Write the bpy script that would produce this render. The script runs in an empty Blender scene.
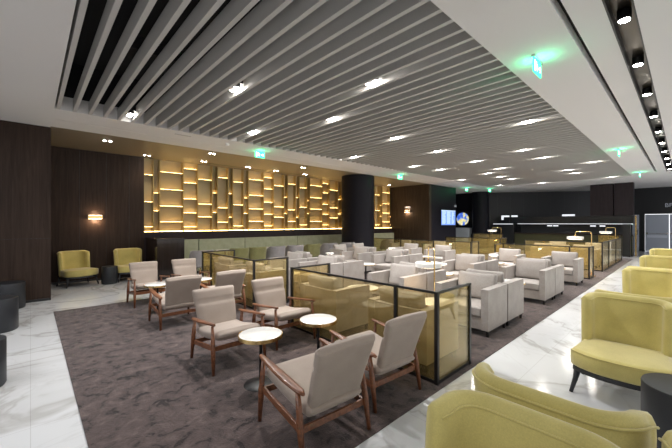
import bpy, bmesh, math, random
from mathutils import Vector, Matrix
random.seed(7)
S = bpy.context.scene
COL = S.collection
PI = math.pi
# ------------------------------------------------------------------ camera, world, exposure
cam_d = bpy.data.cameras.new('camera'); cam = bpy.data.objects.new('camera', cam_d); COL.objects.link(cam)
cam.location = (0, 0, 1.65); cam.rotation_euler = (PI/2, 0, math.radians(-43.05))
cam_d.sensor_width = 36; cam_d.lens = 17.52; cam_d.shift_y = -1/672; cam_d.clip_start = .05
S.camera = cam
w = bpy.data.worlds.new('world'); S.world = w; w.use_nodes = True
w.node_tree.nodes['Background'].inputs[0].default_value = (.95, .97, 1, 1)
w.node_tree.nodes['Background'].inputs[1].default_value = 1.1
S.view_settings.view_transform = 'Standard'; S.view_settings.look = 'None'
S.view_settings.gamma = 1; S.view_settings.use_curve_mapping = False
S.view_settings.exposure = 0.55
SPOT_W = 105; TRACK_W = 30; ALCOVE_W = 12; LED = 13.0; SHADE_W = 9
H = 3.7
_ld = bpy.data.lights.new('left_fill_light', 'AREA'); _ld.shape = 'RECTANGLE'; _ld.size = 2.6; _ld.size_y = 5.5; _ld.energy = 115; _ld.color = (.95, .97, 1)
_lo = bpy.data.objects.new('left_fill_light', _ld); COL.objects.link(_lo); _lo.location = (-2.4, 3.2, 3.66)   # fill light added to brighten the left side, out of view

# ------------------------------------------------------------------ materials
def mat(name, col, rough=.5, metal=0, spec=.5, sheen=0, coat=0, emit=None, es=0):
    m = bpy.data.materials.new(name); m.use_nodes = True
    b = m.node_tree.nodes['Principled BSDF']
    b.inputs['Base Color'].default_value = (*col, 1); b.inputs['Roughness'].default_value = rough
    b.inputs['Metallic'].default_value = metal; b.inputs['Specular IOR Level'].default_value = spec
    b.inputs['Sheen Weight'].default_value = sheen; b.inputs['Coat Weight'].default_value = coat
    if emit: b.inputs['Emission Color'].default_value = (*emit, 1); b.inputs['Emission Strength'].default_value = es
    return m
def N(m, t, **k):
    n = m.node_tree.nodes.new(t)
    for a, v in k.items(): setattr(n, a, v)
    return n
def L(m, a, b): m.node_tree.links.new(a, b)
def coords(m, scale=(1, 1, 1), space='Object', rot=(0, 0, 0)):
    tc = N(m, 'ShaderNodeTexCoord'); mp = N(m, 'ShaderNodeMapping')
    mp.inputs['Scale'].default_value = scale; mp.inputs['Rotation'].default_value = rot
    L(m, tc.outputs[space], mp.inputs[0]); return mp.outputs[0]
def noise(m, vec, scale, detail=4, rough=.5, dist=0):
    n = N(m, 'ShaderNodeTexNoise'); n.inputs['Scale'].default_value = scale
    n.inputs['Detail'].default_value = detail; n.inputs['Roughness'].default_value = rough
    n.inputs['Distortion'].default_value = dist; L(m, vec, n.inputs['Vector']); return n.outputs['Fac']
def ramp(m, fac, stops):
    r = N(m, 'ShaderNodeValToRGB'); e = r.color_ramp.elements
    while len(e) < len(stops): e.new(.5)
    for i, (p, c) in enumerate(stops): e[i].position = p; e[i].color = (*c, 1) if len(c) == 3 else c
    L(m, fac, r.inputs[0]); return r.outputs[0]
def bump(m, fac, strength=.2, dist=.01):
    b = N(m, 'ShaderNodeBump'); b.inputs['Strength'].default_value = strength; b.inputs['Distance'].default_value = dist
    L(m, fac, b.inputs['Height']); L(m, b.outputs[0], m.node_tree.nodes['Principled BSDF'].inputs['Normal'])
def mixc(m, f, a, b, mode='MIX'):
    x = N(m, 'ShaderNodeMix', data_type='RGBA', blend_type=mode)
    for s, v in ((x.inputs[0], f), (x.inputs[6], a), (x.inputs[7], b)):
        if isinstance(v, (int, float)): s.default_value = v
        elif isinstance(v, tuple): s.default_value = (*v, 1)
        else: L(m, v, s)
    return x.outputs[2]
def setc(m, c): L(m, c, m.node_tree.nodes['Principled BSDF'].inputs['Base Color'])

M = {}
M['ceil'] = mat('ceiling_paint', (.78, .77, .76), .85, spec=.2)
M['slat'] = mat('slat_paint', (.56, .55, .53), .7, spec=.2)
M['void'] = mat('ceiling_void', (.012, .012, .014), .9)
M['taupe'] = mat('taupe_ceiling', (.20, .165, .115), .45)
M['black'] = mat('black_metal', (.012, .012, .013), .35, spec=.5)
M['charcoal'] = mat('charcoal_lacquer', (.020, .022, .027), .45)
M['brass'] = mat('brass', (.80, .58, .26), .22, metal=1)
M['white'] = mat('white_enamel', (.82, .81, .79), .35)
M['gold'] = mat('gold_shelf', (.42, .30, .12), .38, metal=.35)
M['goldback'] = mat('gold_back', (.40, .31, .17), .5)
M['blue'] = mat('navy_wall', (.011, .010, .015), .5, spec=.15)
M['navy'] = mat('back_wall', (.008, .0075, .011), .5)
M['olive'] = mat('olive_panel', (.035, .036, .016), .3)
M['door'] = mat('pale_door', (.42, .45, .53), .5)
M['steel'] = mat('steel', (.6, .6, .62), .25, metal=1)
M['lens'] = mat('lamp_lens', (1, 1, 1), .5, emit=(1, .95, .86), es=55)
M['warmlens'] = mat('warm_lens', (1, 1, 1), .5, emit=(1, .78, .50), es=9)
M['led'] = mat('led_strip', (1, 1, 1), .5, emit=(1, .66, .24), es=LED)
M['whiteled'] = mat('white_led', (1, 1, 1), .5, emit=(.85, .9, 1), es=.55)
M['green'] = mat('exit_green', (.0, .4, .15), .5, emit=(.04, .95, .36), es=2.6)
M['exitwhite'] = mat('exit_white', (1, 1, 1), .5, emit=(.75, 1, .9), es=2.2)
M['screen'] = mat('screen_blue', (.05, .05, .05), .3, emit=(.16, .30, .85), es=1.0)
M['screentext'] = mat('screen_rows', (.05, .05, .05), .3, emit=(.6, .75, 1), es=1.0)
M['panelwhite'] = mat('white_panel', (.62, .65, .74), .5)
# marble
m = M['marble'] = mat('white_marble', (.8, .8, .8), .12, spec=.5)
v = coords(m)
w1 = noise(m, v, .45, 6, .55, 1.3)
veins = ramp(m, w1, [(.0, (1, 1, 1)), (.475, (1, 1, 1)), (.498, (.70, .68, .655)), (.512, (.90, .895, .89)), (.56, (1, 1, 1))])
w2 = noise(m, v, .8, 4, .5, 1.5)
v2 = ramp(m, w2, [(.0, (1, 1, 1)), (.485, (1, 1, 1)), (.5, (.92, .915, .91)), (.515, (1, 1, 1))])
cl = ramp(m, noise(m, v, .35, 3), [(.3, (.60, .61, .625)), (.7, (.68, .685, .69))])
c = mixc(m, 1.0, cl, veins, 'MULTIPLY'); c = mixc(m, .8, c, v2, 'MULTIPLY')
br = N(m, 'ShaderNodeTexBrick', offset=0); br.inputs['Scale'].default_value = 1
br.inputs['Brick Width'].default_value = 1.2; br.inputs['Row Height'].default_value = 1.2
br.inputs['Mortar Size'].default_value = .0025; br.inputs['Color1'].default_value = br.inputs['Color2'].default_value = (1, 1, 1, 1)
br.inputs['Mortar'].default_value = (.80, .79, .78, 1); L(m, v, br.inputs['Vector'])
setc(m, mixc(m, 1.0, c, br.outputs['Color'], 'MULTIPLY'))
# carpet
m = M['carpet'] = mat('plum_carpet', (.08, .06, .06), .95, spec=.1, sheen=.25)
v = coords(m)
a = noise(m, v, 7.5, 5, .62, .5); b = noise(m, v, 90, 2, .6)
cc = ramp(m, a, [(.38, (.018, .011, .011)), (.44, (.066, .046, .044)), (.56, (.092, .064, .060)), (.68, (.135, .098, .090))])
setc(m, mixc(m, .5, cc, ramp(m, b, [(.3, (.45, .45, .45)), (.7, (1, 1, 1))]), 'MULTIPLY')); bump(m, b, .5, .01)
# dark veneer
def veneer(name, base, dark, sc=1.0, rough=.5):
    m = mat(name, base, rough, spec=.35)
    v = coords(m, (14*sc, 14*sc, .7*sc)); m.node_tree.nodes['Principled BSDF'].inputs['Specular IOR Level'].default_value = .5 if rough < .3 else .16; n = noise(m, v, 1.6, 6, .65, .6)
    setc(m, ramp(m, n, [(.3, dark), (.7, base)])); return m
M['veneer'] = veneer('dark_veneer', (.056, .035, .025), (.026, .016, .012))
M['veneer2'] = veneer('brown_veneer', (.062, .043, .030), (.030, .020, .014))
M['purple'] = veneer('plum_veneer', (.040, .030, .034), (.024, .018, .021))
# walnut for chairs
m = M['walnut'] = mat('walnut', (.16, .06, .03), .38, coat=.15)
v = coords(m, (30, 5, 30)); n = noise(m, v, 1.2, 5, .6, .8)
setc(m, ramp(m, n, [(.3, (.095, .034, .016)), (.7, (.26, .098, .042))]))
def fabric(name, c1, c2, sc=220, rough=.9, sheen=.2, big=5):
    m = mat(name, c1, rough, spec=.2, sheen=sheen); v = coords(m)
    n = noise(m, v, sc, 2, .6); g = noise(m, v, big, 3, .5)
    a = ramp(m, g, [(.35, c1), (.65, c2)])
    setc(m, mixc(m, .35, a, ramp(m, n, [(.3, (.6, .6, .6)), (.7, (1, 1, 1))]), 'MULTIPLY')); bump(m, n, .25, .002)
    return m
M['taupefab'] = fabric('taupe_fabric', (.37, .315, .275), (.41, .35, .305))
M['greyfab'] = fabric('brown_grey_fabric', (.36, .295, .25), (.40, .33, .28))
M['leather'] = fabric('light_grey_leather', (.37, .335, .31), (.42, .385, .36), 60, .5, .05)
M['velvet'] = fabric('chartreuse_velvet', (.58, .49, .165), (.68, .58, .205), 160, .6, .4, 4)
M['greenfab'] = fabric('sage_leather', (.42, .44, .31), (.50, .52, .38), 40, .5, .1)
M['tubgreen'] = fabric('moss_fabric', (.19, .18, .075), (.24, .23, .10))
M['tubgrey'] = fabric('grey_lilac_fabric', (.26, .245, .25), (.31, .29, .295))
# white stone tabletops
m = M['top'] = mat('white_stone_top', (.78, .77, .75), .18)
v = coords(m); n = noise(m, v, 7, 4, .5, 1.2)
setc(m, ramp(m, n, [(.46, (.80, .79, .77)), (.5, (.74, .73, .71)), (.53, (.80, .79, .77))]))
# amber glass
m = M['glass'] = bpy.data.materials.new('amber_glass'); m.use_nodes = True
nt = m.node_tree; nt.nodes.remove(nt.nodes['Principled BSDF'])
tr = N(m, 'ShaderNodeBsdfTransparent'); gl = N(m, 'ShaderNodeBsdfGlossy'); di = N(m, 'ShaderNodeBsdfDiffuse')
tr.inputs[0].default_value = (.93, .87, .69, 1); gl.inputs['Roughness'].default_value = .02; gl.inputs[0].default_value = (.9, .85, .7, 1)
di.inputs[0].default_value = (.78, .62, .27, 1)
lw = N(m, 'ShaderNodeLayerWeight'); lw.inputs[0].default_value = .5
pw = N(m, 'ShaderNodeMath', operation='POWER'); pw.inputs[1].default_value = 3.5; L(m, lw.outputs['Facing'], pw.inputs[0])
fr = N(m, 'ShaderNodeMath', operation='MULTIPLY_ADD'); fr.inputs[1].default_value = .75; fr.inputs[2].default_value = .06; L(m, pw.outputs[0], fr.inputs[0])
m1 = N(m, 'ShaderNodeMixShader'); m1.inputs[0].default_value = .09
m2 = N(m, 'ShaderNodeMixShader')
L(m, tr.outputs[0], m1.inputs[1]); L(m, di.outputs[0], m1.inputs[2])
L(m, fr.outputs[0], m2.inputs[0]); L(m, m1.outputs[0], m2.inputs[1]); L(m, gl.outputs[0], m2.inputs[2])
L(m, m2.outputs[0], nt.nodes['Material Output'].inputs[0])
# globe picture
m = M['globe'] = mat('globe_picture', (.02, .02, .02), .3)
v = coords(m); n = noise(m, v, 2.6, 4, .55, .4)
g = ramp(m, n, [(.44, (.05, .13, .62)), (.50, (.25, .40, .85)), (.53, (.80, .68, .22)), (.66, (.88, .84, .62))])
pb = m.node_tree.nodes['Principled BSDF']; L(m, g, pb.inputs['Emission Color']); pb.inputs['Emission Strength'].default_value = .75

# ------------------------------------------------------------------ mesh helpers
def link(name, me, mt=None, parent=None, smooth=False):
    o = bpy.data.objects.new(name, me); COL.objects.link(o)
    if mt: me.materials.append(M[mt] if isinstance(mt, str) else mt)
    if smooth:
        for p in me.polygons: p.use_smooth = True
    if parent is not None: o.parent = parent
    return o
def fin(name, bm, mt, parent=None, smooth=False, bevel=0):
    if bevel:
        bmesh.ops.bevel(bm, geom=bm.edges[:], offset=bevel, segments=3, affect='EDGES', profile=.6)
    bmesh.ops.recalc_face_normals(bm, faces=bm.faces[:])
    me = bpy.data.meshes.new(name); bm.to_mesh(me); bm.free()
    o = link(name, me, mt, parent, smooth)
    return o
def box(bm, x0, x1, y0, y1, z0, z1, mtx=None):
    vs = [bm.verts.new((x, y, z)) for x in (x0, x1) for y in (y0, y1) for z in (z0, z1)]
    for f in ((0, 1, 3, 2), (4, 6, 7, 5), (0, 4, 5, 1), (2, 3, 7, 6), (0, 2, 6, 4), (1, 5, 7, 3)):
        bm.faces.new([vs[i] for i in f])
    if mtx is not None:
        for v_ in vs: v_.co = mtx @ v_.co
    return vs
def boxes(name, mt, bl, parent=None, bevel=0, smooth=False):
    bm = bmesh.new()
    for b_ in bl: box(bm, *b_)
    return fin(name, bm, mt, parent, smooth, bevel)
def tube(bm, pts, radii, n=12, flat=1.0, cap=True):
    pts = [Vector(p) for p in pts]
    if not isinstance(radii, (list, tuple)): radii = [radii]*len(pts)
    rings = []
    up = None
    for i, p in enumerate(pts):
        d = (pts[min(i+1, len(pts)-1)] - pts[max(i-1, 0)]).normalized()
        if up is None:
            up = Vector((0, 0, 1)) if abs(d.z) < .9 else Vector((1, 0, 0))
        s = d.cross(up).normalized(); t = s.cross(d).normalized(); up = t
        rings.append([bm.verts.new(p + s*math.cos(a)*radii[i] + t*math.sin(a)*radii[i]*flat) for a in (2*PI*k/n for k in range(n))])
    for a_, b_ in zip(rings, rings[1:]):
        for k in range(n): bm.faces.new((a_[k], a_[(k+1) % n], b_[(k+1) % n], b_[k]))
    if cap: bm.faces.new(rings[0][::-1]); bm.faces.new(rings[-1])
def tubeo(name, pts, r, mt, parent=None, n=12, flat=1.0):
    bm = bmesh.new(); tube(bm, pts, r, n, flat); return fin(name, bm, mt, parent, True)
def lathe(bm, prof, n=40, c=(0, 0)):
    rings = []
    for r, z in prof: rings.append([bm.verts.new((c[0]+r*math.cos(2*PI*k/n), c[1]+r*math.sin(2*PI*k/n), z)) for k in range(n)])
    for a_, b_ in zip(rings, rings[1:]):
        for k in range(n): bm.faces.new((a_[k], a_[(k+1) % n], b_[(k+1) % n], b_[k]))
    bm.faces.new(rings[0][::-1]); bm.faces.new(rings[-1])
def autosmooth(o, ang=40):
    me = o.data
    for p in me.polygons: p.use_smooth = True
    me.set_sharp_from_angle(angle=math.radians(ang)); return o
def latheo(name, prof, mt, parent=None, n=40):
    bm = bmesh.new(); lathe(bm, prof, n); return autosmooth(fin(name, bm, mt, parent))
def pad(name, path, width, thick, mt, parent=None, nseg=20, e=5.0, groove=None, bow=0.0):
    """padded slab swept along a path in the local Y-Z plane, rounded rectangle section"""
    bm = bmesh.new(); P_ = [Vector((0, y, z)) for y, z in path]
    out = []
    for i in range(len(P_)-1):
        for k in range(4): out.append(P_[i].lerp(P_[i+1], k/4))
    out.append(P_[-1])
    for _ in range(3): out = [out[0]] + [(out[i-1]+out[i]*2+out[i+1])/4 for i in range(1, len(out)-1)] + [out[-1]]
    # rounded ends
    full = []
    n_ = len(out); d0 = (out[1]-out[0]).normalized(); d1 = (out[-1]-out[-2]).normalized()
    h = thick/2
    for a in (0, .25, .5, .75, .93): full.append((out[0] - d0*h*.7*(1-math.sin(a*PI/2)) , .25+.75*math.sin(a*PI/2) if a else .35))
    for q in out[1:-1]: full.append((q, 1))
    for a in (.93, .75, .5, .25, 0): full.append((out[-1] + d1*h*.7*(1-math.sin(a*PI/2)), .25+.75*math.sin(a*PI/2) if a else .35))
    rings = []; m_ = len(full)
    for i, (p, s) in enumerate(full):
        d = (full[min(i+1, m_-1)][0] - full[max(i-1, 0)][0]).normalized(); nrm = Vector((0, -d.z, d.y))
        t_ = i/(m_-1); wd = (width(t_) if callable(width) else width)/2 - (1-s)*h*.6; th = h*s
        g = 0
        if groove: g = .020*math.exp(-((t_-groove)/.020)**2)
        ring = []
        for k in range(nseg*2):
            a = 2*PI*k/(nseg*2); ca, sa = math.cos(a), math.sin(a)
            x = wd*math.copysign(abs(ca)**(2/9), ca); yy = th*math.copysign(abs(sa)**(2/2.6), sa)
            if sa < 0: yy += g
            yy += bow*(x/wd)**2
            ring.append(bm.verts.new(p + Vector((x, 0, 0)) + nrm*yy))
        rings.append(ring)
    n2 = nseg*2
    for a_, b_ in zip(rings, rings[1:]):
        for k in range(n2): bm.faces.new((a_[k], a_[(k+1) % n2], b_[(k+1) % n2], b_[k]))
    bm.faces.new(rings[0][::-1]); bm.faces.new(rings[-1])
    return fin(name, bm, mt, parent, True)
def softbox(name, mt, x0, x1, y0, y1, z0, z1, r, parent=None, puff=0, tilt=0, seg=3):
    """upholstered box: bevelled, optional puffed faces"""
    bm = bmesh.new(); box(bm, x0, x1, y0, y1, z0, z1)
    if puff: bmesh.ops.subdivide_edges(bm, edges=bm.edges[:], cuts=5, use_grid_fill=True)
    sharp = [e_ for e_ in bm.edges if len(e_.link_faces) == 2 and e_.calc_face_angle(0) > 1]
    bmesh.ops.bevel(bm, geom=sharp, offset=r, segments=seg, affect='EDGES', profile=.5)
    if puff:
        cx, cy, cz = (x0+x1)/2, (y0+y1)/2, (z0+z1)/2; hx, hy, hz = (x1-x0)/2, (y1-y0)/2, (z1-z0)/2
        mn = min(hx, hy, hz)
        for v_ in bm.verts:
            u = ((v_.co.x-cx)/hx, (v_.co.y-cy)/hy, (v_.co.z-cz)/hz)
            ax = [hx, hy, hz].index(mn); o_ = [i for i in range(3) if i != ax]
            f = (1-u[o_[0]]**2)*(1-u[o_[1]]**2)
            v_.co[ax] += puff*f*(1 if u[ax] > 0 else -1)
            # pinched corners
            k = abs(u[o_[0]]*u[o_[1]])**3
            v_.co[o_[0]] += .012*k*(1 if u[o_[0]] > 0 else -1); v_.co[o_[1]] += .012*k*(1 if u[o_[1]] > 0 else -1)
    if tilt:
        mt_ = Matrix.Translation((0, y0, z0)) @ Matrix.Rotation(tilt, 4, 'X') @ Matrix.Translation((0, -y0, -z0))
        bmesh.ops.transform(bm, matrix=mt_, verts=bm.verts[:])
    o = fin(name, bm, mt, parent); return autosmooth(o, 50)

def tag(o, label, cat, group=None, kind=None):
    o['label'] = label; o['category'] = cat
    if group: o['group'] = group
    if kind: o['kind'] = kind
    return o
def empty(name, loc=(0, 0, 0), rz=0, label='', cat='', group=None):
    o = bpy.data.objects.new(name, None); COL.objects.link(o); o.location = loc; o.rotation_euler = (0, 0, rz)
    o.empty_display_size = .1
    return tag(o, label, cat, group)
def dup(root, loc, rz=0, label=None, group=None):
    r = root.copy(); COL.objects.link(r); r.location = loc; r.rotation_euler = (0, 0, rz)
    if label: r['label'] = label
    if group: r['group'] = group
    for ch in list(root.children):
        c_ = ch.copy(); COL.objects.link(c_); c_.parent = r
        for g_ in ch.children:
            d_ = g_.copy(); COL.objects.link(d_); d_.parent = c_
    return r
class Proto:
    """first placement moves the original, later ones copy it"""
    def __init__(s, root): s.root = root; s.used = False
    def put(s, loc, rz, label, group=None):
        if not s.used:
            s.used = True; r = s.root; r.location = loc; r.rotation_euler = (0, 0, rz); r['label'] = label
            if group: r['group'] = group
            return r
        return dup(s.root, loc, rz, label, group)
def struct(name, mt, bl, parent=None, bevel=0):
    o = boxes(name, mt, bl, parent, bevel)
    if parent is None: o['kind'] = 'structure'
    return o
def lamp(name, loc, power, kind='SPOT', col=(1, .93, .84), size=.05, angle=110, blend=.8, parent=None, rot=(0, 0, 0)):
    d = bpy.data.lights.new(name, kind); d.energy = power; d.color = col
    if kind == 'SPOT': d.spot_size = math.radians(angle); d.spot_blend = blend
    d.shadow_soft_size = size
    o = bpy.data.objects.new(name, d); COL.objects.link(o); o.location = loc; o.rotation_euler = rot
    if parent is not None: o.parent = parent
    return o

# ------------------------------------------------------------------ the setting
struct('floor', 'marble', [(-4, 27, -6, 13.2, -.1, 0)])
struct('floor_carpet', 'carpet', [(.31, 20.2, 1.66, 8.0, 0, .008)])
XS0, XS1, YS0, YS1 = .31, 19.2, 1.61, 7.72
T = .25
struct('ceiling', 'ceil', [
    (-4, 26.4, -6, .33, H, H+T), (18.5, 26.4, .33, .53, H, H+T), (-4, 26.4, .53, .79, H, H+T), (18.2, 26.4, .79, .86, H, H+T),
    (-4, 26.4, .86, YS0, H, H+T), (-4, XS0, YS0, 9.3, H, H+T), (XS0, 26.4, YS1, 8.50, H, H+T), (XS0, 26.4, 8.525, 9.2, H, H+T),
    (XS1, 26.4, YS0, YS1, H, H+T), (15.6, 27, 9.2, 13.2, H, H+T)])
struct('ceiling_groove', 'black', [(XS0, 26.4, 8.50, 8.525, H+.03, H+.06)])
struct('ceiling_void', 'void', [(XS0-.05, XS1+.05, YS0-.05, YS1+.05, 4.6, 4.65), (-4, 18.2, .79, .86, H+.12, H+.16)])
M['bronze'] = mat('dark_bronze', (.10, .085, .07), .3, metal=.9)
struct('ceiling_channel_back', 'bronze', [(-4, 18.5, .33, .53, H+.12, H+.16)])
struct('ceiling_recess_side', 'slat', [(XS0-.03, XS0, YS0, YS1, H+T, 4.6), (XS1, XS1+.03, YS0, YS1, H+T, 4.6), (XS0, XS1, YS1, YS1+.03, H+T, 4.6), (XS0, XS1, YS0-.03, YS0, H+T, 4.6)]).data.materials[0] = M['void']
struct('ceiling_alcove', 'taupe', [(.32, 15.3, 9.2, 11.75, H+.01, H+.1)])
sl = []
x = XS0 + .03
while x < XS1: sl.append((x, x+.052, YS0+.002, YS1-.002, H, H+.21)); x += .23
struct('ceiling_slats', 'slat', sl)
# services above the slats
struct('ceiling_duct', 'void', [(1, 18, 3.2, 3.5, 4.2, 4.45), (1, 18, 5.6, 5.8, 4.25, 4.45)])
# walls
struct('wall_left', 'veneer', [(-4, .32, 9.3, 9.42, 0, H), (.22, .32, 9.42, 11.6, 0, H)])
struct('wall_behind', 'veneer', [(-4.1, -4, -6, 9.42, 0, H)])
struct('trim_1', 'black', [(xx, xx+.006, 9.296, 9.302, .02, H) for xx in (-1.55, -.62)] + [(-4, .32, 9.296, 9.302, 1.32, 1.325)])
struct('wall_back_left', 'veneer', [(.22, 2.6, 11.6, 11.9, 0, H+.02)])
struct('trim_2', 'black', [(xx, xx+.006, 11.594, 11.602, .02, H) for xx in (1.0, 1.62, 2.2)])
struct('baseboard_left', 'black', [(-4, .32, 9.285, 9.3, 0, .05), (.33, 2.6, 11.585, 11.6, 0, .05)])
struct('wall_shelf_base', 'purple', [(2.6, 15.3, 11.6, 11.9, 0, 1.36)])
struct('wall_shelf_back', 'goldback', [(2.6, 15.3, 11.80, 11.9, 1.36, H+.02)])
struct('wall_alcove_end', 'veneer2', [(15.3, 15.5, 9.2, 11.9, 0, H+.02)])
struct('wall_screen', 'blue', [(15.5, 18.2, 9.2, 9.4, 0, H)])
struct('wall_screen_side', 'blue', [(18.0, 18.2, 9.4, 13.2, 0, H)])
struct('wall_far_left', 'blue', [(22.0, 22.2, 9.1, 13.2, 0, H), (18.2, 22.0, 13.0, 13.2, 0, H)])
bm = bmesh.new()
p0, p1 = Vector((22.3, 9.55, 0)), Vector((26.35, 3.7, 0)); ln = (p1-p0).length; ang = math.atan2(p1.y-p0.y, p1.x-p0.x)
box(bm, 0, ln, 0, .15, 0, H, Matrix.Translation(p0) @ Matrix.Rotation(ang, 4, 'Z'))
box(bm, 26.35, 26.5, -.6+2.35, 3.75, 0, H); box(bm, 26.35, 26.5, -6, -.45, 0, H); box(bm, 26.35, 26.5, -.45, 1.75, 2.17, H)
o = fin('wall_back', bm, 'navy'); o['kind'] = 'structure'
bm = bmesh.new()
for k in range(9): box(bm, .8*k+.3, .8*k+.308, -.006, .0, 2.1, H, Matrix.Translation(p0) @ Matrix.Rotation(ang, 4, 'Z'))
o = fin('trim_3', bm, 'black'); o['kind'] = 'structure'
# double door at the right end
dd = struct('door_1', 'door', [(26.38, 26.43, .66, 1.64, .01, 2.14)])
dd2 = struct('door_2', 'door', [(26.38, 26.43, -.36, .63, .01, 2.14)])
struct('trim_4', 'black', [(26.3, 26.4, 1.65, 1.75, 0, 2.17), (26.3, 26.4, -.45, -.37, 0, 2.17)])
for d_, ya, yb in ((dd, .72, 1.56), (dd2, -.28, .57)):
    bm = bmesh.new(); tube(bm, [(26.3, ya, 1.05), (26.3, yb, 1.05)], .018)
    for yy in (ya, yb): box(bm, 26.28, 26.38, yy-.03, yy+.03, 1.0, 1.1)
    fin('push_bar', bm, 'steel', d_)
    boxes('kick_panel', 'panelwhite', [(26.372, 26.381, ya, yb, .8, .95)], d_)
dd3 = struct('door_3', 'door', [(26.28, 26.33, 1.9, 2.62, .01, 2.14)])
boxes('handle', 'steel', [(26.24, 26.28, 1.95, 1.99, .95, 1.25)], dd3)

# ------------------------------------------------------------------ columns
def column(x, y, r, label):
    o = latheo('column', [(r, 0), (r, H+.005)], 'blue', None, 64); o.location = (x, y, 0)
    tag(o, label, 'column'); return o
column(10.62, 9.95, .72, 'thick round dark navy column in front of the gold shelf wall')
column(21.9, 9.35, .52, 'narrower far navy column between the globe screen and the bar')

# ------------------------------------------------------------------ gold shelf wall
CX, CY = 336., 223.
def wallpt(px, py, Y, h=1.65, f=327.):
    k = (px-CX)/f; d = Y/(k*(-.6827)+.7307); return (d*(k*.7307+.6827), h-(py-CY)*d/f)
sw = empty('lattice_shelf_wall', (2.6, 11.6, 1.36), 0, 'backlit gold lattice of stepped boxes and glowing shelves on the long wall', 'wall shelving')
cols = []
z1 = lambda l: [(140+a/4.982, 160+b/4.982) for a, b in l]
def colz(x0, x1, ys, ox, s=4.982): cols.append((ox+x0/s, ox+x1/s, [160+y/4.982 for y in ys]))
for a in ((22, 68, (75, 210, 335)), (68, 100, (165, 255)), (100, 218, (65, 150, 232, 310)), (218, 290, (45, 115, 195, 265, 335)), (290, 362, (100, 222, 285)),
          (362, 388, (165, 263)), (388, 442, (90, 240, 312)), (442, 465, (168, 287)), (465, 518, (112, 225, 330)), (518, 543, (190, 268))): colz(*a, 140)
for a in ((38, 120, (100, 178, 245, 308)), (120, 170, (88, 145, 212, 272, 330)), (170, 222, (130, 235, 287)), (222, 240, (187, 268)), (240, 280, (122, 250, 308)),
          (280, 298, (188, 288)), (298, 336, (140, 237, 325)), (336, 350, (205, 268)), (350, 412, (130, 190, 247, 308)), (412, 448, (118, 165, 222, 272, 325)),
          (448, 490, (152, 240, 290)), (490, 510, (198, 270))): colz(*a, 240)
YW = 11.6
geo = []
for px0, px1, ys in cols:
    xa = wallpt(px0, 0, YW)[0]; xb = wallpt(px1, 0, YW)[0]; pm = (px0+px1)/2
    geo.append([xa, xb, [wallpt(pm, yy, YW)[1] for yy in ys]])
geo[0][0] = 2.6
for i in range(len(geo)-1): geo[i+1][0] = geo[i][1]
xe = geo[-1][1]; k = 0
while xe < 15.2:      # the pattern goes on behind the column
    s_ = geo[2+k % 12]; wd = s_[1]-s_[0]; nx = min(xe+wd, 15.28); geo.append([xe, nx, list(s_[2])]); xe = nx; k += 1
ndiv = 0
lat_sh = []
for i, (xa, xb, zs) in enumerate(geo):
    zs = sorted(z_ for z_ in zs if 1.45 < z_ < 3.62)
    dep = .10 if i % 2 else .17
    yf = 11.8-dep
    edges = [1.37]+zs+[3.70]
    if i > 0: boxes('divider', 'gold', [(xa-.012, xa+.012, 11.62, 11.8, 1.37, 3.70)], sw)
    for z_ in zs: lat_sh.append((xa, xb, yf, z_))
for o in sw.children: o.matrix_parent_inverse = Matrix.Translation((-2.6, -11.6, -1.36))
lat_sh.sort(key=lambda t: t[0])
inv = Matrix.Translation((-2.6, -11.6, -1.36))
for xa, xb, yf, z_ in lat_sh[:97]:
    s = boxes('shelf', 'gold', [(xa+.012, xb-.012, yf, 11.8, z_-.012, z_+.012)], sw); s.matrix_parent_inverse = inv
    s2 = boxes('led_strip', 'led', [(xa+.03, xb-.03, yf+.006, yf+.036, z_+.0125, z_+.0185)], s)
s = boxes('ledge', 'gold', [(2.6, 15.28, 11.60, 11.8, 1.345, 1.37)], sw); s.matrix_parent_inverse = inv
boxes('led_strip', 'led', [(2.62, 15.26, 11.64, 11.655, 1.3705, 1.385)], s)

# ------------------------------------------------------------------ low dark counter beside the banquettes
cb = empty('dark_half_wall', (3.2, 10.6, 0), 0, 'low glossy dark veneered half wall dividing green chairs from banquettes', 'partition')
M['glossdark'] = veneer('gloss_dark', (.030, .022, .022), (.016, .012, .012), 1, .12)
boxes('body', 'glossdark', [(-.55, .2, -.25, .97, 0, 1.16)], cb)
boxes('cap', 'glossdark', [(-.57, .22, -.27, .98, 1.16, 1.20)], cb, .006)

# ------------------------------------------------------------------ banquettes
edges_x = [3.46]
for px in (201, 247.5, 300.5): edges_x.append(wallpt(px, 0, 11.2)[0])
edges_x += [11.25, 13.2, 15.2]
bl = ['shortest sage green banquette segment next to the dark half wall', 'long sage green banquette segment, second from the dark half wall',
      'long sage green banquette segment, third from the dark half wall', 'sage green banquette segment ending beside the thick round column',
      'sage green banquette segment hidden mostly behind the thick round column', 'sage green banquette segment under the wall light past the thick column']
for i in range(len(edges_x)-1):
    wd = edges_x[i+1]-edges_x[i]-.03
    e = empty('banquette', (edges_x[i]+.015, 11.0, 0), 0, bl[i], 'banquette')
    boxes('plinth', 'black', [(0.02, wd-.02, -.12, .55, 0, .10)], e)
    softbox('seat', 'greenfab', 0, wd, -.18, .40, .10, .46, .03, e)
    softbox('backrest', 'greenfab', 0, wd, .40, .58, .12, 1.09, .03, e)
    boxes('seat_frame', 'charcoal', [(0.0, wd, -.17, .40, .095, .12)], e)

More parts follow.
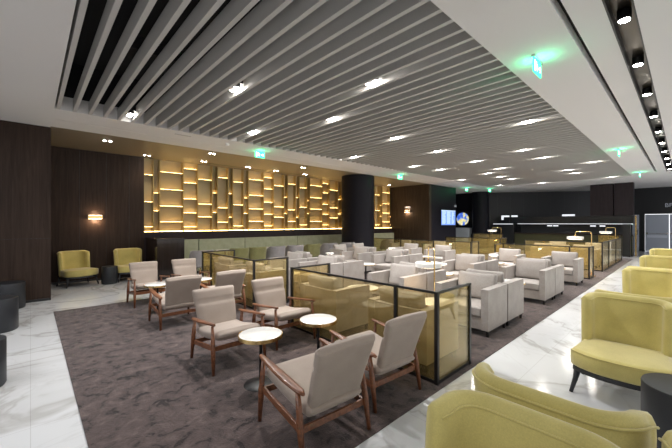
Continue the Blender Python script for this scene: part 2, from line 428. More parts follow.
# ------------------------------------------------------------------ easy chair (front is local +Y)
def easy_chair():
    r = empty('easy_chair', (0, 0, 0), 0, 'x', 'armchair')
    seat = pad('seat', [(-.27, .335), (-.10, .335), (.12, .37), (.30, .405)], lambda t: .52+.02*t, .11, 'greyfab', r)
    back = pad('backrest', [(-.235, .32), (-.27, .43), (-.31, .56), (-.36, .69), (-.392, .785)], lambda t: .45+.115*t, .085, 'greyfab', r, groove=.62, bow=.02)
    for s in (-1, 1):
        tubeo('leg', [(s*.315, .335, 0), (s*.31, .315, .25), (s*.305, .285, .525)], [.015, .025, .015], 'walnut', r)
        tubeo('leg', [(s*.315, -.315, 0), (s*.31, -.275, .25), (s*.305, -.235, .485)], [.015, .026, .017], 'walnut', r)
        bm = bmesh.new()
        prof = [(-.31, .486, .012), (-.27, .491, .031), (-.12, .503, .040), (.05, .520, .038), (.20, .537, .030), (.30, .546, .024), (.335, .548, .014)]
        rr = []
        for y, z, hw in prof:
            cx = s*(.305+.006*math.sin((y+.3)*5))
            rr.append([bm.verts.new((cx+hw*math.cos(a), y, z+.0125*math.copysign(abs(math.sin(a))**.7, math.sin(a)))) for a in (2*PI*k/12 for k in range(12))])
        for a_, b_ in zip(rr, rr[1:]):
            for k in range(12): bm.faces.new((a_[k], a_[(k+1) % 12], b_[(k+1) % 12], b_[k]))
        bm.faces.new(rr[0][::-1]); bm.faces.new(rr[-1])
        fin('armrest', bm, 'walnut', r, True)
        bm = bmesh.new()
        mx = Matrix.Translation((s*.298, 0, .245)) @ Matrix.Rotation(math.atan2(.075, .6), 4, 'X')
        box(bm, -.011, .011, -.275, .315, -.026, .026, mx)
        fin('side_rail', bm, 'walnut', r, False, .004)
    boxes('front_rail', 'walnut', [(-.295, .295, .285, .305, .25, .30)], r, .004)
    boxes('rear_rail', 'walnut', [(-.295, .295, -.275, -.255, .19, .24)], r, .004)
    return r
ec = Proto(easy_chair())
ec.put((1.68, 2.06, 0), math.radians(-4), 'taupe easy chair with walnut arms, back to camera, nearest to the camera in the foreground')
ec.put((2.52, 2.13, 0), math.radians(-4), 'taupe easy chair, back to camera, right beside the amber glass screen corner')
ec.put((1.75, 3.80, 0), PI, 'taupe easy chair facing camera behind the nearer round table, open carpet to its left')
ec.put((2.64, 3.94, 0), PI, 'taupe easy chair facing camera with its arm beside the nearer amber glass screen')
ec.put((1.78, 7.58, 0), PI, 'farthest left taupe easy chair facing camera at the edge of carpet and marble')
ec.put((2.62, 7.60, 0), PI, 'taupe easy chair facing camera in the far group, next to the far glass screen corner')
ec.put((1.77, 5.80, 0), 0, 'taupe easy chair of the far group, back to camera, in front of the round table')
ec.put((2.58, 5.86, 0), 0, 'taupe easy chair of the far group, back to camera, beside the far amber screen')

# ------------------------------------------------------------------ round side tables
def side_table():
    r = empty('side_table', (0, 0, 0), 0, 'x', 'table')
    t_ = latheo('tabletop', [(.213, .498), (.218, .500), (.218, .517), (.212, .522)], 'top', r, 64)
    latheo('rim', [(.2185, .486), (.2235, .486), (.2235, .5195), (.2185, .5195)], 'brass', r, 64)
    latheo('underside', [(.214, .487), (.214, .4975)], 'black', r, 48)
    latheo('stem', [(.016, .012), (.016, .486)], 'black', r, 20)
    latheo('base', [(.17, 0), (.172, .006), (.16, .012), (.03, .016)], 'black', r, 48)
    return r
st = Proto(side_table())
st.put((1.72, 2.97, 0), 0, 'white round side table with brass rim in the middle foreground, left of its twin')
st.put((2.48, 2.96, 0), 0, 'white round side table with brass rim beside the nearer amber glass screen')
st.put((1.72, 6.68, 0), 0, 'white round side table with brass rim between the far easy chairs at carpet edge')
st.put((2.52, 6.70, 0), 0, 'white round side table mostly hidden behind the far easy chairs beside the screen')

# ------------------------------------------------------------------ amber glass screens
def screen_run(root, pts, z1=.95, post=.038, corner=.045, foot=True):
    """pts: list of (x,y) posts in order; glass, rails between successive posts"""
    for i, (x, y) in enumerate(pts):
        boxes('post', 'black', [(x-post/2, x+post/2, y-post/2, y+post/2, 0, z1)], root)
    for (xa, ya), (xb, yb) in zip(pts, pts[1:]):
        h = post/2
        if abs(xa-xb) < .01:
            y0, y1 = sorted((ya, yb)); g = (xa-.006, xa+.006, y0+h, y1-h); rl = (xa-.014, xa+.014, y0+h, y1-h)
        else:
            x0, x1 = sorted((xa, xb)); g = (x0+h, x1-h, ya-.006, ya+.006); rl = (x0+h, x1-h, ya-.014, ya+.014)
        boxes('glass_panel', 'glass', [(*g, .045, z1-.024)], root)
        boxes('top_rail', 'black', [(*rl, z1-.024, z1)], root)
        boxes('bottom_rail', 'black', [(*rl, .015, .045)], root)
def screen(runs, label, **kw):
    r = empty('glass_screen', (runs[0][0], runs[0][1], 0), 0, label, 'glass partition')
    x0, y0 = runs[0]
    screen_run(r, [(x-x0, y-y0) for x, y in runs], **kw); return r
screen([(3.74, 1.73), (3.02, 1.73), (3.02, 2.24), (3.02, 4.25), (3.80, 4.25)], 'nearest black framed amber glass screen beside the foreground easy chairs')
screen([(3.86, 5.6), (3.10, 5.6), (3.10, 7.62), (3.10, 8.12), (3.92, 8.12)], 'black framed amber glass screen behind the far group of easy chairs')
screen([(12.5, 1.93), (11.9, 1.93), (11.9, 2.4), (11.9, 4.3), (11.2, 4.3)], 'amber glass screen at far end of the club chair rows, along the marble walkway')
screen([(12.6, 5.45), (11.95, 5.45), (11.95, 7.0), (11.95, 8.6), (11.95, 10.4)], 'long amber glass screen in front of the dark wall with the flight display')
screen([(18.9, 1.93), (17.2, 1.93), (15.4, 1.93), (14.1, 1.93), (14.1, 4.3)], 'farthest amber glass screen with three panels along the marble walkway', z1=1.0)
screen([(14.6, 7.9), (14.6, 6.6), (14.6, 5.4), (15.3, 5.4)], 'amber glass screen in the distance left of the bar, behind white tables', z1=1.0)
screen([(18.9, 2.0), (18.9, 2.75)], 'short amber glass screen closing the farthest seating bay before the bar', z1=1.12)
screen([(17.6, 6.4), (17.6, 7.9)], 'distant amber glass screen below the round navy column', z1=1.1)

# ------------------------------------------------------------------ club chairs (front is local +Y)
def club_chair():
    r = empty('club_chair', (0, 0, 0), 0, 'x', 'armchair')
    softbox('seat_base', 'leather', -.31, .31, -.24, .335, .10, .27, .012, r)
    softbox('seat', 'leather', -.305, .305, -.24, .355, .275, .42, .03, r, puff=.015)
    softbox('back_frame', 'leather', -.31, .31, -.36, -.25, .10, .68, .02, r)
    softbox('cushion', 'leather', -.30, .30, -.235, -.11, .42, .83, .04, r, puff=.035, tilt=math.radians(12))
    for s in (-1, 1):
        softbox('armrest', 'leather', min(s*.315, s*.42), max(s*.315, s*.42), -.36, .36, .10, .69, .014, r)
        for yy in (-.31, .31): boxes('leg', 'black', [(s*.39-.018, s*.39+.018, yy-.018, yy+.018, 0, .085)], r)
    boxes('under_frame', 'black', [(-.41, .41, -.345, .345, .082, .10)], r)
    return r
cc_ = Proto(club_chair())
rows = [(2.34, 'walkway row'), (3.78, 'second row from walkway'), (6.05, 'third row from walkway'), (7.42, 'row farthest from walkway')]
colsx = [(3.50, -PI/2, 'back against the near glass screen'), (5.12, PI/2, 'nearer half of first pair'),
         (5.88, -PI/2, 'farther half of first pair'), (7.86, PI/2, 'nearer half of second pair'),
         (8.62, -PI/2, 'farther half of second pair'), (10.75, PI/2, 'single one by far end screen')]
for ry, rn in rows:
    for cx_, rz, cn in colsx:
        if ry > 5 and cx_ == 3.50: cx_ = 3.62
        cc_.put((cx_, ry, 0), rz, 'light grey club chair, %s, %s' % (rn, cn), 'light grey club chairs')
for i, (cx_, cy_, rz, lb) in enumerate(((15.2, 2.6, -PI/2, 'club chair in farthest bay just behind the three panel screen, facing the bar'), (16.9, 2.6, PI/2, 'club chair in farthest bay facing back to the camera beside the walkway'),
    (15.2, 3.9, -PI/2, 'club chair in farthest bay, second from the walkway, facing the bar'), (16.9, 3.9, PI/2, 'club chair in farthest bay, second from the walkway, facing the camera'),
    (13.2, 7.6, PI/2, 'pale club chair beyond the long glass screen under the flight display'), (12.9, 9.2, PI/2, 'pale club chair beyond the long screen near the end wall light'),
    (9.6, 8.75, PI, 'pale club chair next to the thick round column'), (8.6, 8.75, PI, 'pale club chair left of the thick round column, back to banquettes'))):
    cc_.put((cx_, cy_, 0), rz, 'light grey ' + lb, 'light grey club chairs')
def low_table():
    r = empty('low_table', (0, 0, 0), 0, 'x', 'table')
    latheo('tabletop', [(.27, .495), (.275, .50), (.275, .515), (.27, .52)], 'top', r, 48)
    latheo('rim', [(.2755, .492), (.279, .492), (.279, .518), (.2755, .518)], 'brass', r, 48)
    latheo('stem', [(.02, .015), (.02, .495)], 'black', r, 16)
    latheo('base', [(.17, 0), (.17, .015)], 'black', r, 32)
    return r
lt = Proto(low_table())
for ry, rn in rows:
    for tx, tn in ((4.27, 'between the glass screen and the first pair'), (6.78, 'between the first and second chair pairs'), (9.75, 'in the gap before the far screen')):
        lt.put((tx, ry+(.1 if tx < 5 else 0), 0), 0, 'round white low table, %s, %s' % (rn, tn), 'low tables among the club chairs')
lt.put((16.05, 2.6, 0), 0, 'round white low table in the farthest bay beside the walkway')
lt.put((16.05, 3.9, 0), 0, 'round white low table in the farthest bay away from the walkway')

# ------------------------------------------------------------------ arched reading lamps
def arc_lamp(px_, py_, sx, sy, ztop, zs, label, rad=.22, power=SHADE_W):
    r = empty('arched_lamp', (px_, py_, .008), 0, label, 'floor lamp')
    dx, dy = sx-px_, sy-py_; z0 = -.008
    latheo('base', [(.11, z0+.008), (.11, z0+.02)], 'brass', r, 32)
    q = .06; ux, uy = dx/math.hypot(dx, dy), dy/math.hypot(dx, dy); zt = ztop+z0
    pts = [(0, 0, .02), (0, 0, zt-q), (ux*q*.3, uy*q*.3, zt-q*.3), (ux*q, uy*q, zt), (dx-ux*q, dy-uy*q, zt), (dx-ux*q*.3, dy-uy*q*.3, zt-q*.3), (dx, dy, zt-q), (dx, dy, zs+.03)]
    tubeo('pole', pts, .011, 'brass', r, 10)
    bm = bmesh.new(); lathe(bm, [(rad-.012, zs-.045), (rad, zs-.040), (rad, zs+.030), (rad-.012, zs+.037), (.03, zs+.039)], 48, (dx, dy))
    autosmooth(fin('lamp_shade', bm, 'white', r))
    bm = bmesh.new(); lathe(bm, [(.05, zs+.035), (.045, zs+.055), (.012, zs+.065)], 24, (dx, dy)); fin('cap', bm, 'brass', r)
    bm = bmesh.new(); lathe(bm, [(rad-.04, zs-.050), (rad-.04, zs-.0455)], 32, (dx, dy)); fin('diffuser', bm, 'warmlens', r)
    lamp('lamp_light', (dx, dy, zs-.07), power, 'SPOT', (1, .74, .48), .1, 150, .9, r)
    return r
arc_lamp(4.50, 2.62, 4.99, 3.02, 1.25, .93, 'arched brass lamp with white disc shade right behind the nearest amber screen corner')
arc_lamp(12.7, 2.0, 12.72, 2.42, 1.38, 1.17, 'arched brass lamp with white disc shade at the far end screen by the walkway')
arc_lamp(18.6, 2.1, 18.4, 2.4, 1.45, 1.24, 'farthest arched brass lamp at the end of the three panel screen')
arc_lamp(18.1, 6.65, 17.7, 6.95, 1.40, 1.25, 'distant arched lamp with white disc shade in front of the navy column', power=4)
# small table lamps
def table_lamp():
    r = empty('table_lamp', (0, 0, 0), 0, 'x', 'lamp', 'small glowing lamps on low tables')
    latheo('base', [(.05, 0), (.05, .012)], 'brass', r, 24)
    latheo('stem', [(.008, .012), (.008, .19)], 'brass', r, 12)
    latheo('lamp_shade', [(.125, .185), (.13, .19), (.13, .215), (.12, .222)], 'white', r, 32)
    latheo('diffuser', [(.10, .180), (.10, .1845)], 'warmlens', r, 24)
    return r
tl = Proto(table_lamp())
for x, y, lb in ((6.70, 7.45, 'small glowing table lamp with white shade in the row nearest the banquettes, left one'), (9.75, 7.42, 'small glowing table lamp with white shade in front of the thick round column'),
                 (6.78, 3.78, 'small glowing table lamp between club chairs of the second row'), (9.75, 3.78, 'small glowing table lamp in the wide gap of the second row')):
    r = tl.put((x, y, .521), 0, lb)
    lamp('lamp_light', (0, 0, .17), 7, 'POINT', (1, .72, .45), .05, parent=r)

# ------------------------------------------------------------------ chartreuse wing chairs (front is local +Y)
def shell_pts(hw, depth, cr, wing, flare, n=14):
    pts = []
    pts.append((-hw-flare, wing)); pts.append((-hw-flare*.5, (wing-depth+cr)/2)); 
    for k in range(n//2+1):
        a = PI + (PI/2)*k/(n//2); pts.append((-hw+cr+cr*math.cos(a), -depth+cr+cr*math.sin(a)))
    for k in range(n//2+1):
        a = 1.5*PI + (PI/2)*k/(n//2); pts.append((hw-cr+cr*math.cos(a), -depth+cr+cr*math.sin(a)))
    pts.append((hw+flare*.5, (wing-depth+cr)/2)); pts.append((hw+flare, wing))
    # resample
    P_ = [Vector((a, b, 0)) for a, b in pts]; seg = [(P_[i+1]-P_[i]).length for i in range(len(P_)-1)]; tot = sum(seg); out = []
    for j in range(41):
        s_ = tot*j/40; i = 0
        while i < len(seg)-1 and s_ > seg[i]: s_ -= seg[i]; i += 1
        out.append(P_[i].lerp(P_[i+1], min(1, s_/seg[i])))
    return out
def shell(name, mt, parent, hw, depth, cr, wing, flare, z0, z1, th, lean, drop, widen=.05, pipe=True):
    P_ = shell_pts(hw, depth, cr, wing, flare); bm = bmesh.new(); rings = []; n = len(P_); crest = []
    sec = [(-1, 0), (-1, .3), (-1, .6), (-1, .85), (-.92, .94), (-.6, .985), (0, 1), (.6, .985), (.92, .94), (1, .85), (1, .6), (1, .3), (1, 0)]
    for i, p in enumerate(P_):
        d = (P_[min(i+1, n-1)]-P_[max(i-1, 0)]).normalized(); nr = Vector((-d.y, d.x, 0))   # points inward
        u = abs(2*i/(n-1)-1); zz = z1 - drop*max(0, (u-.55)/.45)**2
        endk = 1 if u < .97 else .55
        ring = []
        for s_, v_ in sec:
            z = z0+(zz-z0)*v_; f = (z-z0)/(z1-z0)
            q = p + nr*(s_*th/2*endk)
            q = Vector((q.x*(1+widen*f), q.y - lean*f, z)); ring.append(bm.verts.new(q))
        rings.append(ring)
        q = p - nr*(th/2*endk+.001); crest.append(Vector((q.x*(1+widen*.95), q.y-lean*.95, z0+(zz-z0)*.93)))
    m_ = len(sec)
    for a_, b_ in zip(rings, rings[1:]):
        for k in range(m_-1): bm.faces.new((a_[k], b_[k], b_[k+1], a_[k+1]))
        bm.faces.new((a_[m_-1], b_[m_-1], b_[0], a_[0]))
    bm.faces.new(rings[0]); bm.faces.new(rings[-1][::-1])
    o = fin(name, bm, mt, parent, True); autosmooth(o, 70)
    if pipe:
        tubeo('piping', crest[1:-1], .006, mt, o, 8)
        q = []
        for i, p in enumerate(P_):
            if 1 <= i <= n-2:
                d = (P_[i+1]-P_[i-1]).normalized(); nr = Vector((-d.y, d.x, 0)); a = p+nr*(th/2+.001)
                u = abs(2*i/(n-1)-1); zz = z1 - drop*max(0, (u-.55)/.45)**2
                q.append(Vector((a.x*(1+widen*.95), a.y-lean*.95, z0+(zz-z0)*.93)))
        tubeo('piping', q, .005, mt, o, 8)
    return o
def dseat(name, mt, parent, hw, yb, yf, z0, z1, r=.03, bow=.12):
    """bow-fronted seat: plan outline with rounded front, lathe-like rounding of the top edge"""
    bm = bmesh.new(); out = []
    for k in range(21):
        t_ = -1+2*k/20; out.append((hw*t_, yf - bow*abs(t_)**2.6))
    out += [(hw*.97, (yf+yb)/2), (hw*.9, yb), (0, yb-.03), (-hw*.9, yb), (-hw*.97, (yf+yb)/2)]
    cx, cy = 0, (yf+yb)/2; rings = []
    for ins, z in ((.02, z0), (0, z0+r*.6), (0, z1-r), (.006, z1-r*.5), (.022, z1-r*.12), (.05, z1), (.18, z1+.012)):
        ring = []
        for x_, y_ in out:
            v_ = Vector((x_-cx, y_-cy)); l_ = v_.length; v_ *= max(0, (l_-ins))/l_; ring.append(bm.verts.new((cx+v_.x, cy+v_.y, z)))
        rings.append(ring)
    n = len(out)
    for a_, b_ in zip(rings, rings[1:]):
        for k in range(n): bm.faces.new((a_[k], a_[(k+1) % n], b_[(k+1) % n], b_[k]))
    bm.faces.new(rings[0][::-1]); bm.faces.new(rings[-1])
    o = fin(name, bm, mt, parent, True); autosmooth(o, 60)
    return o, [(x_, y_, z1-r*.45) for x_, y_ in out[:21]]
def wing_chair():
    r = empty('wing_chair', (0, 0, 0), 0, 'x', 'armchair')
    shell('backrest', 'velvet', r, .295, .34, .15, -.13, .025, .26, .90, .085, .08, .035)
    o, fr_ = dseat('seat', 'velvet', r, .365, -.27, .37, .265, .43, .035, .13)
    tubeo('piping', fr_, .005, 'velvet', o, 8)
    o2, _ = dseat('seat_frame', 'charcoal', r, .35, -.25, .345, .215, .262, .008, .12)
    for sx, sy in ((-1, 1), (1, 1), (-1, -1), (1, -1)):
        bx, by = sx*.315, (.20 if sy > 0 else -.24)
        bm = bmesh.new()
        tube(bm, [(bx+sx*.045, by+sy*.055, 0), (bx+sx*.015, by+sy*.02, .13), (bx, by, .225)], [.016, .022, .032], 8, 1.0)
        fin('leg', bm, 'charcoal', r, True)
    return r
wc = Proto(wing_chair())
YG = .38
wc.put((1.05, .415, 0), PI/2, 'chartreuse velvet wing chair whose back top fills the bottom edge of the photo')
wc.put((2.08, .445, 0), -PI/2, 'chartreuse wing chair seen from behind, curled rim just above the nearest one')
wc.put((1.99, -.30, 0), -PI/2, 'chartreuse chair rim cut off at the lower right corner of the photo')
wc.put((4.12, .41, 0), PI/2, 'full chartreuse velvet wing chair facing the drum table with seat and black leg in view')
wc.put((5.08, YG, 0), -PI/2, 'chartreuse wing chair back to back with the one showing its seat, only rim in view')
wc.put((7.12, YG, 0), PI/2, 'chartreuse wing chair back third in line along the walkway')
wc.put((8.08, YG, 0), -PI/2, 'chartreuse wing chair hidden behind the third one in line along the walkway')
wc.put((10.15, YG, 0), PI/2, 'chartreuse wing chair back fourth in line along the walkway')
wc.put((13.2, YG, 0), PI/2, 'farthest chartreuse wing chair in line before the pale double door')
wc.put((.93, 11.02, 0), PI+math.radians(18), 'left chartreuse wing chair against the dark wall under the brass wall light')
wc.put((2.12, 11.0, 0), PI+math.radians(4), 'right chartreuse wing chair against the dark wall beside the half wall')
# drum tables
def drum(x, y, r, z, label):
    o = latheo('drum_table', [(r-.012, 0), (r-.006, .01), (r, .02), (r, z-.012), (r-.004, z-.003), (r-.014, z)], 'charcoal', None, 64)
    o.location = (x, y, 0); return tag(o, label, 'table')
drum(3.38, .0, .235, .49, 'charcoal drum table at the right edge in front of the full chartreuse chair')
drum(1.58, 10.75, .185, .47, 'charcoal drum table between the two chartreuse chairs at the dark wall')
drum(-.40, 4.81, .22, .475, 'charcoal drum table at the left edge, nearest of three')
drum(-.385, 7.2, .25, .50, 'charcoal drum table at the left edge, middle of three')
drum(-.34, 8.93, .27, .50, 'charcoal drum table at the left edge, farthest of three, against the wood wall')

# ------------------------------------------------------------------ tub chairs and tables by the banquette
def tub(mt):
    r = empty('tub_chair', (0, 0, 0), 0, 'x', 'chair')
    shell('backrest', mt, r, .27, .26, .17, .16, .0, .40, .86, .055, .05, .16, .04, False)
    dseat('seat', mt, r, .255, -.2, .26, .36, .47, .03, .06)
    for sx in (-1, 1):
        for sy in (-1, 1): tubeo('leg', [(sx*.22, sy*.2, 0), (sx*.18, sy*.16, .37)], [.011, .017], 'black', r, 8)
    return r
tg, ty = Proto(tub('tubgrey')), Proto(tub('tubgreen'))
def xat(px, Y): return wallpt(px, 0, Y)[0]
seats = [(238, 9.85, 'y', 'moss green tub chair, left one of the pair seen above the far glass screen'), (256, 9.85, 'y', 'moss green tub chair, right one of the pair seen above the far glass screen'),
         (275, 9.8, 'g', 'grey tub chair directly right of the moss green pair'), (294, 9.8, 'g', 'second grey tub chair to the right of the moss green pair'),
         (311, 9.85, 'y', 'moss green tub chair in the middle of the banquette row'), (328, 9.8, 'g', 'grey tub chair just right of the middle moss green one'),
         (346, 9.6, 'g', 'grey tub chair touching the outline of the thick round column'), (201, 9.8, 'g', 'grey tub chair at the banquette table nearest the half wall')]
for px, Y, kd, lb in seats: (tg if kd == 'g' else ty).put((xat(px, Y), Y, 0), random.uniform(-.25, .25), lb)
tg.put((xat(386, 10.2), 10.2, 0), .1, 'grey tub chair just right of the thick round column')
def cafe():
    r = empty('cafe_table', (0, 0, 0), 0, 'x', 'table')
    latheo('tabletop', [(.29, .735), (.30, .74), (.30, .76), (.295, .765)], 'top', r, 48)
    latheo('stem', [(.022, .015), (.022, .735)], 'brass', r, 16)
    latheo('base', [(.2, 0), (.2, .015)], 'black', r, 32)
    return r
ct = Proto(cafe())
for px, lb in ((190, 'white cafe table nearest the dark half wall, in front of the banquette'), (225, 'white cafe table behind the far corner of the glass screen'), (262, 'white cafe table behind the moss green tub chair pair'), (296, 'white cafe table behind the two grey tub chairs'),
               (331, 'white cafe table left of the thick round column')):
    ct.put((max(xat(px, 10.42), 3.9), 10.42, 0), 0, lb)

# ------------------------------------------------------------------ wall lights
def sconce(loc, rz, label):
    r = empty('wall_light', loc, rz, label, 'wall lamp')     # faces local -Y
    boxes('back_plate', 'black', [(-.16, .16, -.03, 0, -.035, .035)], r)
    boxes('lamp_shade', 'brass', [(-.17, .17, -.09, -.032, -.05, .045)], r, .004)
    boxes('diffuser', 'warmlens', [(-.15, .15, -.085, -.04, -.056, -.0505), (-.15, .15, -.085, -.04, .0455, .050)], r)
    lamp('lamp_light', (0, -.11, -.10), 7, 'POINT', (1, .70, .45), .05, parent=r)
    lamp('lamp_light', (0, -.11, .10), 2.5, 'POINT', (1, .70, .45), .05, parent=r)
X1 = wallpt(95, 0, 11.6)[0]
sconce((X1, 11.6, wallpt(95, 217, 11.6)[1]), 0, 'brass wall light glowing above the two chartreuse chairs')
sconce((15.3, 10.55, 2.3), -PI/2, 'brass wall light on the end wall past the thick round column')
o = boxes('number_plaque', 'panelwhite', [(15.27, 15.30, 10.38, 10.53, 2.48, 2.56), (15.27, 15.30, 10.57, 10.72, 2.48, 2.56)]); tag(o, 'tiny pair of white plaques above the end wall light', 'sign')

# ------------------------------------------------------------------ screens
r = empty('flight_display', (17.2, 9.2, 1.95), 0, 'blue flight information display on the navy wall', 'television')
boxes('bezel', 'black', [(-.82, .82, -.07, 0, -.44, .44)], r, .005)
sc_ = boxes('screen', 'screen', [(-.78, .78, -.076, -.0705, -.41, .41)], r)
rw = []
for k in range(14):
    z = .33-.05*k; rw.append((-.72, -.30 - .1*random.random(), -.079, -.0765, z-.014, z+.012)); rw.append((-.2, .25-.1*random.random(), -.079, -.0765, z-.014, z+.012)); rw.append((.35, .50+.2*random.random(), -.079, -.0765, z-.014, z+.012))
rw.append((-.78, .78, -.079, -.0765, .37, .41))
boxes('text_rows', 'screentext', rw, sc_)
r = empty('globe_display', (22.0, 10.6, 1.93), -PI/2, 'black square screen showing a blue and yellow globe', 'television')
boxes('bezel', 'black', [(-.55, .55, -.06, 0, -.55, .52)], r)
bm = bmesh.new(); n = 48
vs = [bm.verts.new((.44*math.cos(2*PI*k/n), -.062, .44*math.sin(2*PI*k/n))) for k in range(n)]; vs2 = [bm.verts.new((v_.co.x, -.066, v_.co.z)) for v_ in vs]
bm.faces.new(vs2)
for k in range(n): bm.faces.new((vs[k], vs[(k+1) % n], vs2[(k+1) % n], vs2[k]))
fin('globe_picture', bm, 'globe', r)
tag(boxes('sideboard', 'panelwhite', [(21.55, 21.95, 9.95, 11.4, .9, 1.33), (21.6, 21.95, 10.0, 11.35, 0, .9)], None, .005), 'pale sideboard below the globe screen', 'cabinet')
tag(boxes('small_sign', 'panelwhite', [(17.98, 18.2, 9.17, 9.2, 2.58, 2.68)]), 'small white plate at the end of the navy wall above the flight display', 'sign')

# ------------------------------------------------------------------ the bar at the back
r = empty('bar_counter', (22, 1.8, 0), 0, 'long dark bar counter with olive front at the back of the lounge', 'bar')
boxes('front_panel', 'olive', [(-.42, -.35, 0, 5.35, .1, 1.02)], r)
boxes('body', 'black', [(-.35, .3, 0, 5.35, 0, 1.02)], r)
boxes('worktop', 'glossdark', [(-.5, .4, -.03, 5.4, 1.02, 1.07)], r)
r = empty('bar_canopy', (22, 1.78, 2.0), 0, 'dark hood with a thin white light line above the bar', 'canopy')
boxes('hood', 'black', [(0, .6, 0, 5.35, -.42, .02)], r)
boxes('light_strip', 'whiteled', [(-.012, 0, .02, 5.33, -.41, -.385)], r)
boxes('upper_panel', 'purple', [(.02, .55, 0.02, .75, .03, 1.69), (.02, .55, .80, 1.75, .03, 1.69)], r)
boxes('back_mirror', 'charcoal', [(.5, .55, .1, 5.3, -.93, -.42)], r)
bm = bmesh.new(); box(bm, -.02, .02, -.03, .03, 0, 2.02); o = fin('bar_post', bm, 'brass'); o.location = (21.93, 1.70, 0)
tag(o, 'slim brass post at the right end of the bar hood', 'post')
tag(boxes('end_screen', 'black', [(21.2, 21.45, 1.84, 2.12, 0, 1.6)]), 'dark upright panel at the right end of the bar counter', 'panel')
for i, (ya, yb, za, zb, lb) in enumerate(((7.2, 7.55, 2.03, 2.13, 'thin lit white frame above the bar hood at its left end, right one'), (7.68, 8.15, 1.85, 2.13, 'lit white L shaped frame above the bar hood at its far left'), (4.25, 4.85, 2.04, 2.14, 'thin lit white frame above the middle of the bar hood'))):
    bl_ = [(22.25, 22.28, ya, yb, zb-.10, zb)]
    if i == 1: bl_ += [(22.25, 22.28, yb-.12, yb, za, zb-.1)]
    r = empty('light_frame', (0, 0, 0), 0, lb, 'light'); boxes('panel', 'whiteled', bl_, r); boxes('backing', 'black', [(22.28, 22.31, ya, yb, 2.02 if i == 2 else 1.62, zb)], r)
r = empty('back_bar_shelf', (22.2, 8.1, 0), 0, 'short lit shelf with dark cabinet left of the bar', 'shelf')
boxes('shelf', 'black', [(-.1, .2, -.75, .55, 1.55, 1.62)], r); boxes('light_strip', 'whiteled', [(-.112, -.1, -.7, .5, 1.57, 1.605)], r)
boxes('cabinet', 'black', [(-.1, .15, -.75, .55, 0, 1.55)], r)
for i, yy in enumerate((2.9, 3.3, 5.0, 5.3)):
    tag(boxes('bar_light', 'whiteled', [(21.98, 22.12, yy, yy+.22, 1.46, 1.52)]), ['bluish spot under the bar hood, rightmost', 'bluish spot under the bar hood, second from right', 'bluish spot under the bar hood, third from right', 'bluish spot under the bar hood, leftmost'][i], 'light', 'spots under the bar hood')
# door sign
cu = bpy.data.curves.new('door_sign', 'FONT'); cu.body = 'BFN'; cu.size = .30; cu.extrude = .01
cu.align_x = 'LEFT'
o = bpy.data.objects.new('door_sign', cu); COL.objects.link(o)
o.location = (26.33, .83, 2.56); o.rotation_euler = (PI/2, 0, -PI/2)
dg = bpy.context.evaluated_depsgraph_get(); me = bpy.data.meshes.new_from_object(o.evaluated_get(dg)); bpy.data.objects.remove(o)
o = link('door_sign', me, 'panelwhite'); o.location = (26.33, .83, 2.56); o.rotation_euler = (PI/2, 0, -PI/2)
tag(o, 'small white lettering on the dark wall above the pale double door', 'sign')

# ------------------------------------------------------------------ exit signs
def exit_sign():
    r = empty('exit_sign', (0, 0, 0), 0, 'x', 'exit sign')
    boxes('mount', 'steel', [(-.16, .16, -.02, .02, -.03, 0)], r)
    p = boxes('panel', 'green', [(-.15, .15, -.006, .006, -.20, -.03)], r)
    for s in (-1, 1):
        bm = bmesh.new(); y0, y1 = sorted((s*.0065, s*.009))
        def bb(x0, x1, z0, z1, rot=0):
            cx, cz = (x0+x1)/2, (z0+z1)/2
            box(bm, x0-cx, x1-cx, y0, y1, z0-cz, z1-cz, Matrix.Translation((cx, 0, cz)) @ Matrix.Rotation(rot, 4, 'Y'))
        bb(-.12, -.085, -.18, -.05); bb(-.055, -.035, -.075, -.055); bb(-.06, -.03, -.125, -.08, .4); bb(-.075, -.035, -.145, -.13, .6); bb(-.03, -.015, -.165, -.12, -.5); bb(-.03, .005, -.1, -.09, .5)
        bb(.03, .11, -.125, -.105); bb(.085, .125, -.10, -.085, .8); bb(.085, .125, -.145, -.13, -.8)
        fin('pictogram', bm, 'exitwhite', p)
    lamp('glow', (0, .06, -.08), 1.2, 'POINT', (.05, 1, .4), .04, parent=r); lamp('glow', (0, -.06, -.08), 1.2, 'POINT', (.05, 1, .4), .04, parent=r)
    return r
ex = Proto(exit_sign())
for x, y, rz, lb in ((4.62, 1.27, 0, 'green exit sign hanging from the white ceiling, nearest and largest'), (4.75, 8.25, 0, 'green exit sign under the white band above the gold shelf wall'),
                     (11.4, 8.25, 0, 'green exit sign under the white band right of the thick column'), (11.9, 1.27, 0, 'green exit sign on the white ceiling, second along the walkway'),
                     (17.9, 1.27, 0, 'farthest green exit sign along the walkway ceiling'), (18.5, 8.7, 0, 'green exit sign near the globe screen, left of two'), (19.9, 7.95, 0, 'green exit sign near the globe screen, right of two')):
    ex.put((x, y, H), rz, lb)
# smoke detectors
def det(x, y, lb):
    o = latheo('smoke_detector', [(.02, -.045), (.04, -.04), (.055, -.02), (.055, 0)], 'white', None, 24); o.location = (x, y, H); tag(o, lb, 'smoke detector')
det(3.72, 8.1, 'round smoke detector on the white band left of its exit sign')
det(11.75, 8.1, 'round smoke detector beside the exit sign right of the column')
det(12.3, 1.2, 'smoke detector beside the second exit sign along the walkway')
o = boxes('air_grille', 'slat', [(2.42, 2.78, 7.98, 8.04, H-.008, H)]); tag(o, 'small slim air grille in the white ceiling band', 'vent')

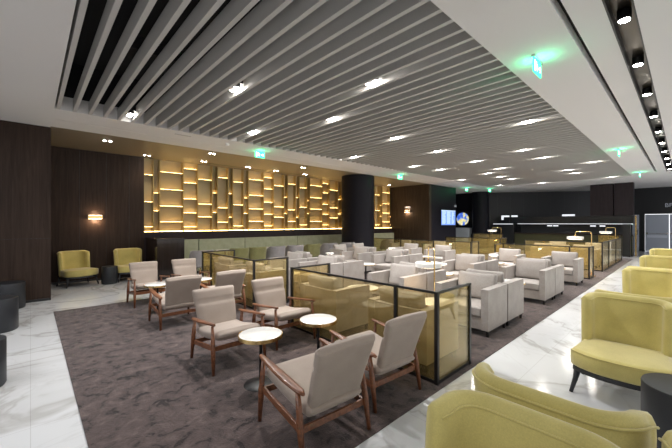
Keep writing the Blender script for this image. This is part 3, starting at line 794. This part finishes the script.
# ------------------------------------------------------------------ slat ceiling spotlights
def spot():
    r = empty('ceiling_spotlight', (0, 0, 0), 0, 'x', 'spotlight')
    boxes('housing', 'black', [(-.07, .07, -.14, .14, .06, .16)], r)
    for s in (-1, 1):
        h = latheo('lamp_head', [(.048, .0), (.052, .01), (.052, .06)], 'black', r, 20); h.location = (0, s*.07, 0)
        l_ = latheo('lens', [(.042, -.004), (.042, -.0005)], 'lens', h, 20)
    return r
sp = Proto(spot())
spots = [(1.32, 7.31), (2.38, 4.79), (3.78, 3.18), (4.49, 4.84), (3.76, 6.81), (6.52, 4.83), (7.38, 7.13), (10.09, 6.77), (8.55, 4.89), (7.46, 2.2), (10.23, 3.15), (11.83, 3.08), (10.81, 4.81),
         (11.5, 6.5), (12.81, 4.81), (13.87, 5.65), (15.18, 5.64), (16.39, 5.57), (15.05, 7.3), (18.71, 6.93), (19.0, 5.03), (15.27, 3.13), (16.35, 3.15), (13.92, 2.15), (18.9, 2.26)]
def ORD(n): return (['nearest', 'second nearest', 'third nearest', 'fourth nearest', 'fifth nearest', 'sixth nearest', 'seventh nearest', 'eighth nearest', 'ninth nearest', 'tenth nearest'] + ['%dth nearest' % (q+1) if q > 22 or q < 20 else '%d%s nearest' % (q+1, ('st', 'nd', 'rd')[q-20]) for q in range(10, 40)])[n]
rk = [sorted(spots, key=lambda t: .68*t[0]+.73*t[1]).index(t) for t in spots]
nm = ['left end near the beam corner', 'left, nearest to the camera', 'middle, above the nearer screen', 'middle, behind the nearest one', 'left, near the beam above the gold wall']
for i, (x, y) in enumerate(spots):
    kx = round((x-XS0-.03-.141)/.23); xg = XS0+.03+.052+.089+kx*.23
    r = sp.put((xg, y, H+.03), 0, 'twin spotlight between ceiling slats, ' + ORD(rk[i]) + ' to the camera', 'twin spotlights in the slat ceiling')
    lamp('spot_light', (0, 0, -.05), SPOT_W, 'SPOT', (1, .985, .97), .06, 125, .9, r)
    lamp('slat_glow', (0, .0, -.012), 4.5, 'POINT', (1, .95, .88), .03, parent=r)
# walkway track lights in the bronze channel
r0 = struct('ceiling_track_channel', 'black', [(-4, 18.5, .33, .345, H-.002, H+.14), (-4, 18.5, .515, .53, H-.002, H+.14)])
def track():
    r = empty('track_spotlight', (0, 0, 0), 0, 'x', 'spotlight')
    h = latheo('lamp_head', [(.055, .0), (.058, .004), (.058, .10)], 'black', r, 20)
    latheo('lens', [(.048, -.004), (.048, -.0005)], 'lens', h, 20); return r
tk = Proto(track())
for i, x in enumerate((4.42, 5.8, 7.25, 8.85, 10.4, 11.9, 13.4, 14.9, 16.4, 17.9)):
    r = tk.put((x, .43, H+.015), 0, 'bright downlight in the dark ceiling channel, ' + ORD(i) + ' to the camera', 'downlights in the ceiling channel')
    lamp('spot_light', (0, 0, -.02), TRACK_W, 'SPOT', (1, .95, .90), .05, 110, .9, r)
# alcove downlights
def down():
    r = empty('ceiling_downlight', (0, 0, 0), 0, 'x', 'downlight')
    for s in (-1, 1):
        h = latheo('trim_ring', [(.04, -.006), (.045, -.004), (.045, 0)], 'white', r, 20); h.location = (s*.06, 0, 0)
        latheo('lens', [(.03, -.010), (.03, -.0065)], 'lens', h, 16)
    return r
dn = Proto(down())
for i, (px, py, Y) in enumerate(((107.5, 138, 9.9), (147, 157, 11.2), (212, 153, 9.6), (204, 162.5, 11.0), (248, 168, 11.0), (276, 171.5, 11.0), (303, 166, 9.7), (305, 175, 11.0), (389, 185, 11.0))):
    x = wallpt(px, py, Y)[0]
    k = (px-CX)/327; d = 327*(H-1.65)/(CY-py); X = d*(k*.7307+.6827); Yy = d*(-k*.6827+.7307); Yy = min(max(Yy, 9.4), 11.3)
    r = dn.put((x if x < 14.9 else 14.6, Y, H+.01), 0, 'twin downlight in the brown ceiling, ' + ORD(i) + ' to the left end of the gold wall', 'twin downlights in the alcove ceiling')
    lamp('spot_light', (0, 0, -.03), ALCOVE_W, 'SPOT', (1, .85, .66), .05, 110, .9, r)
struct('trim_5', 'black', [(4.2, 14.5, 11.25, 11.27, H+.004, H+.012)])
bpy.context.view_layer.update()
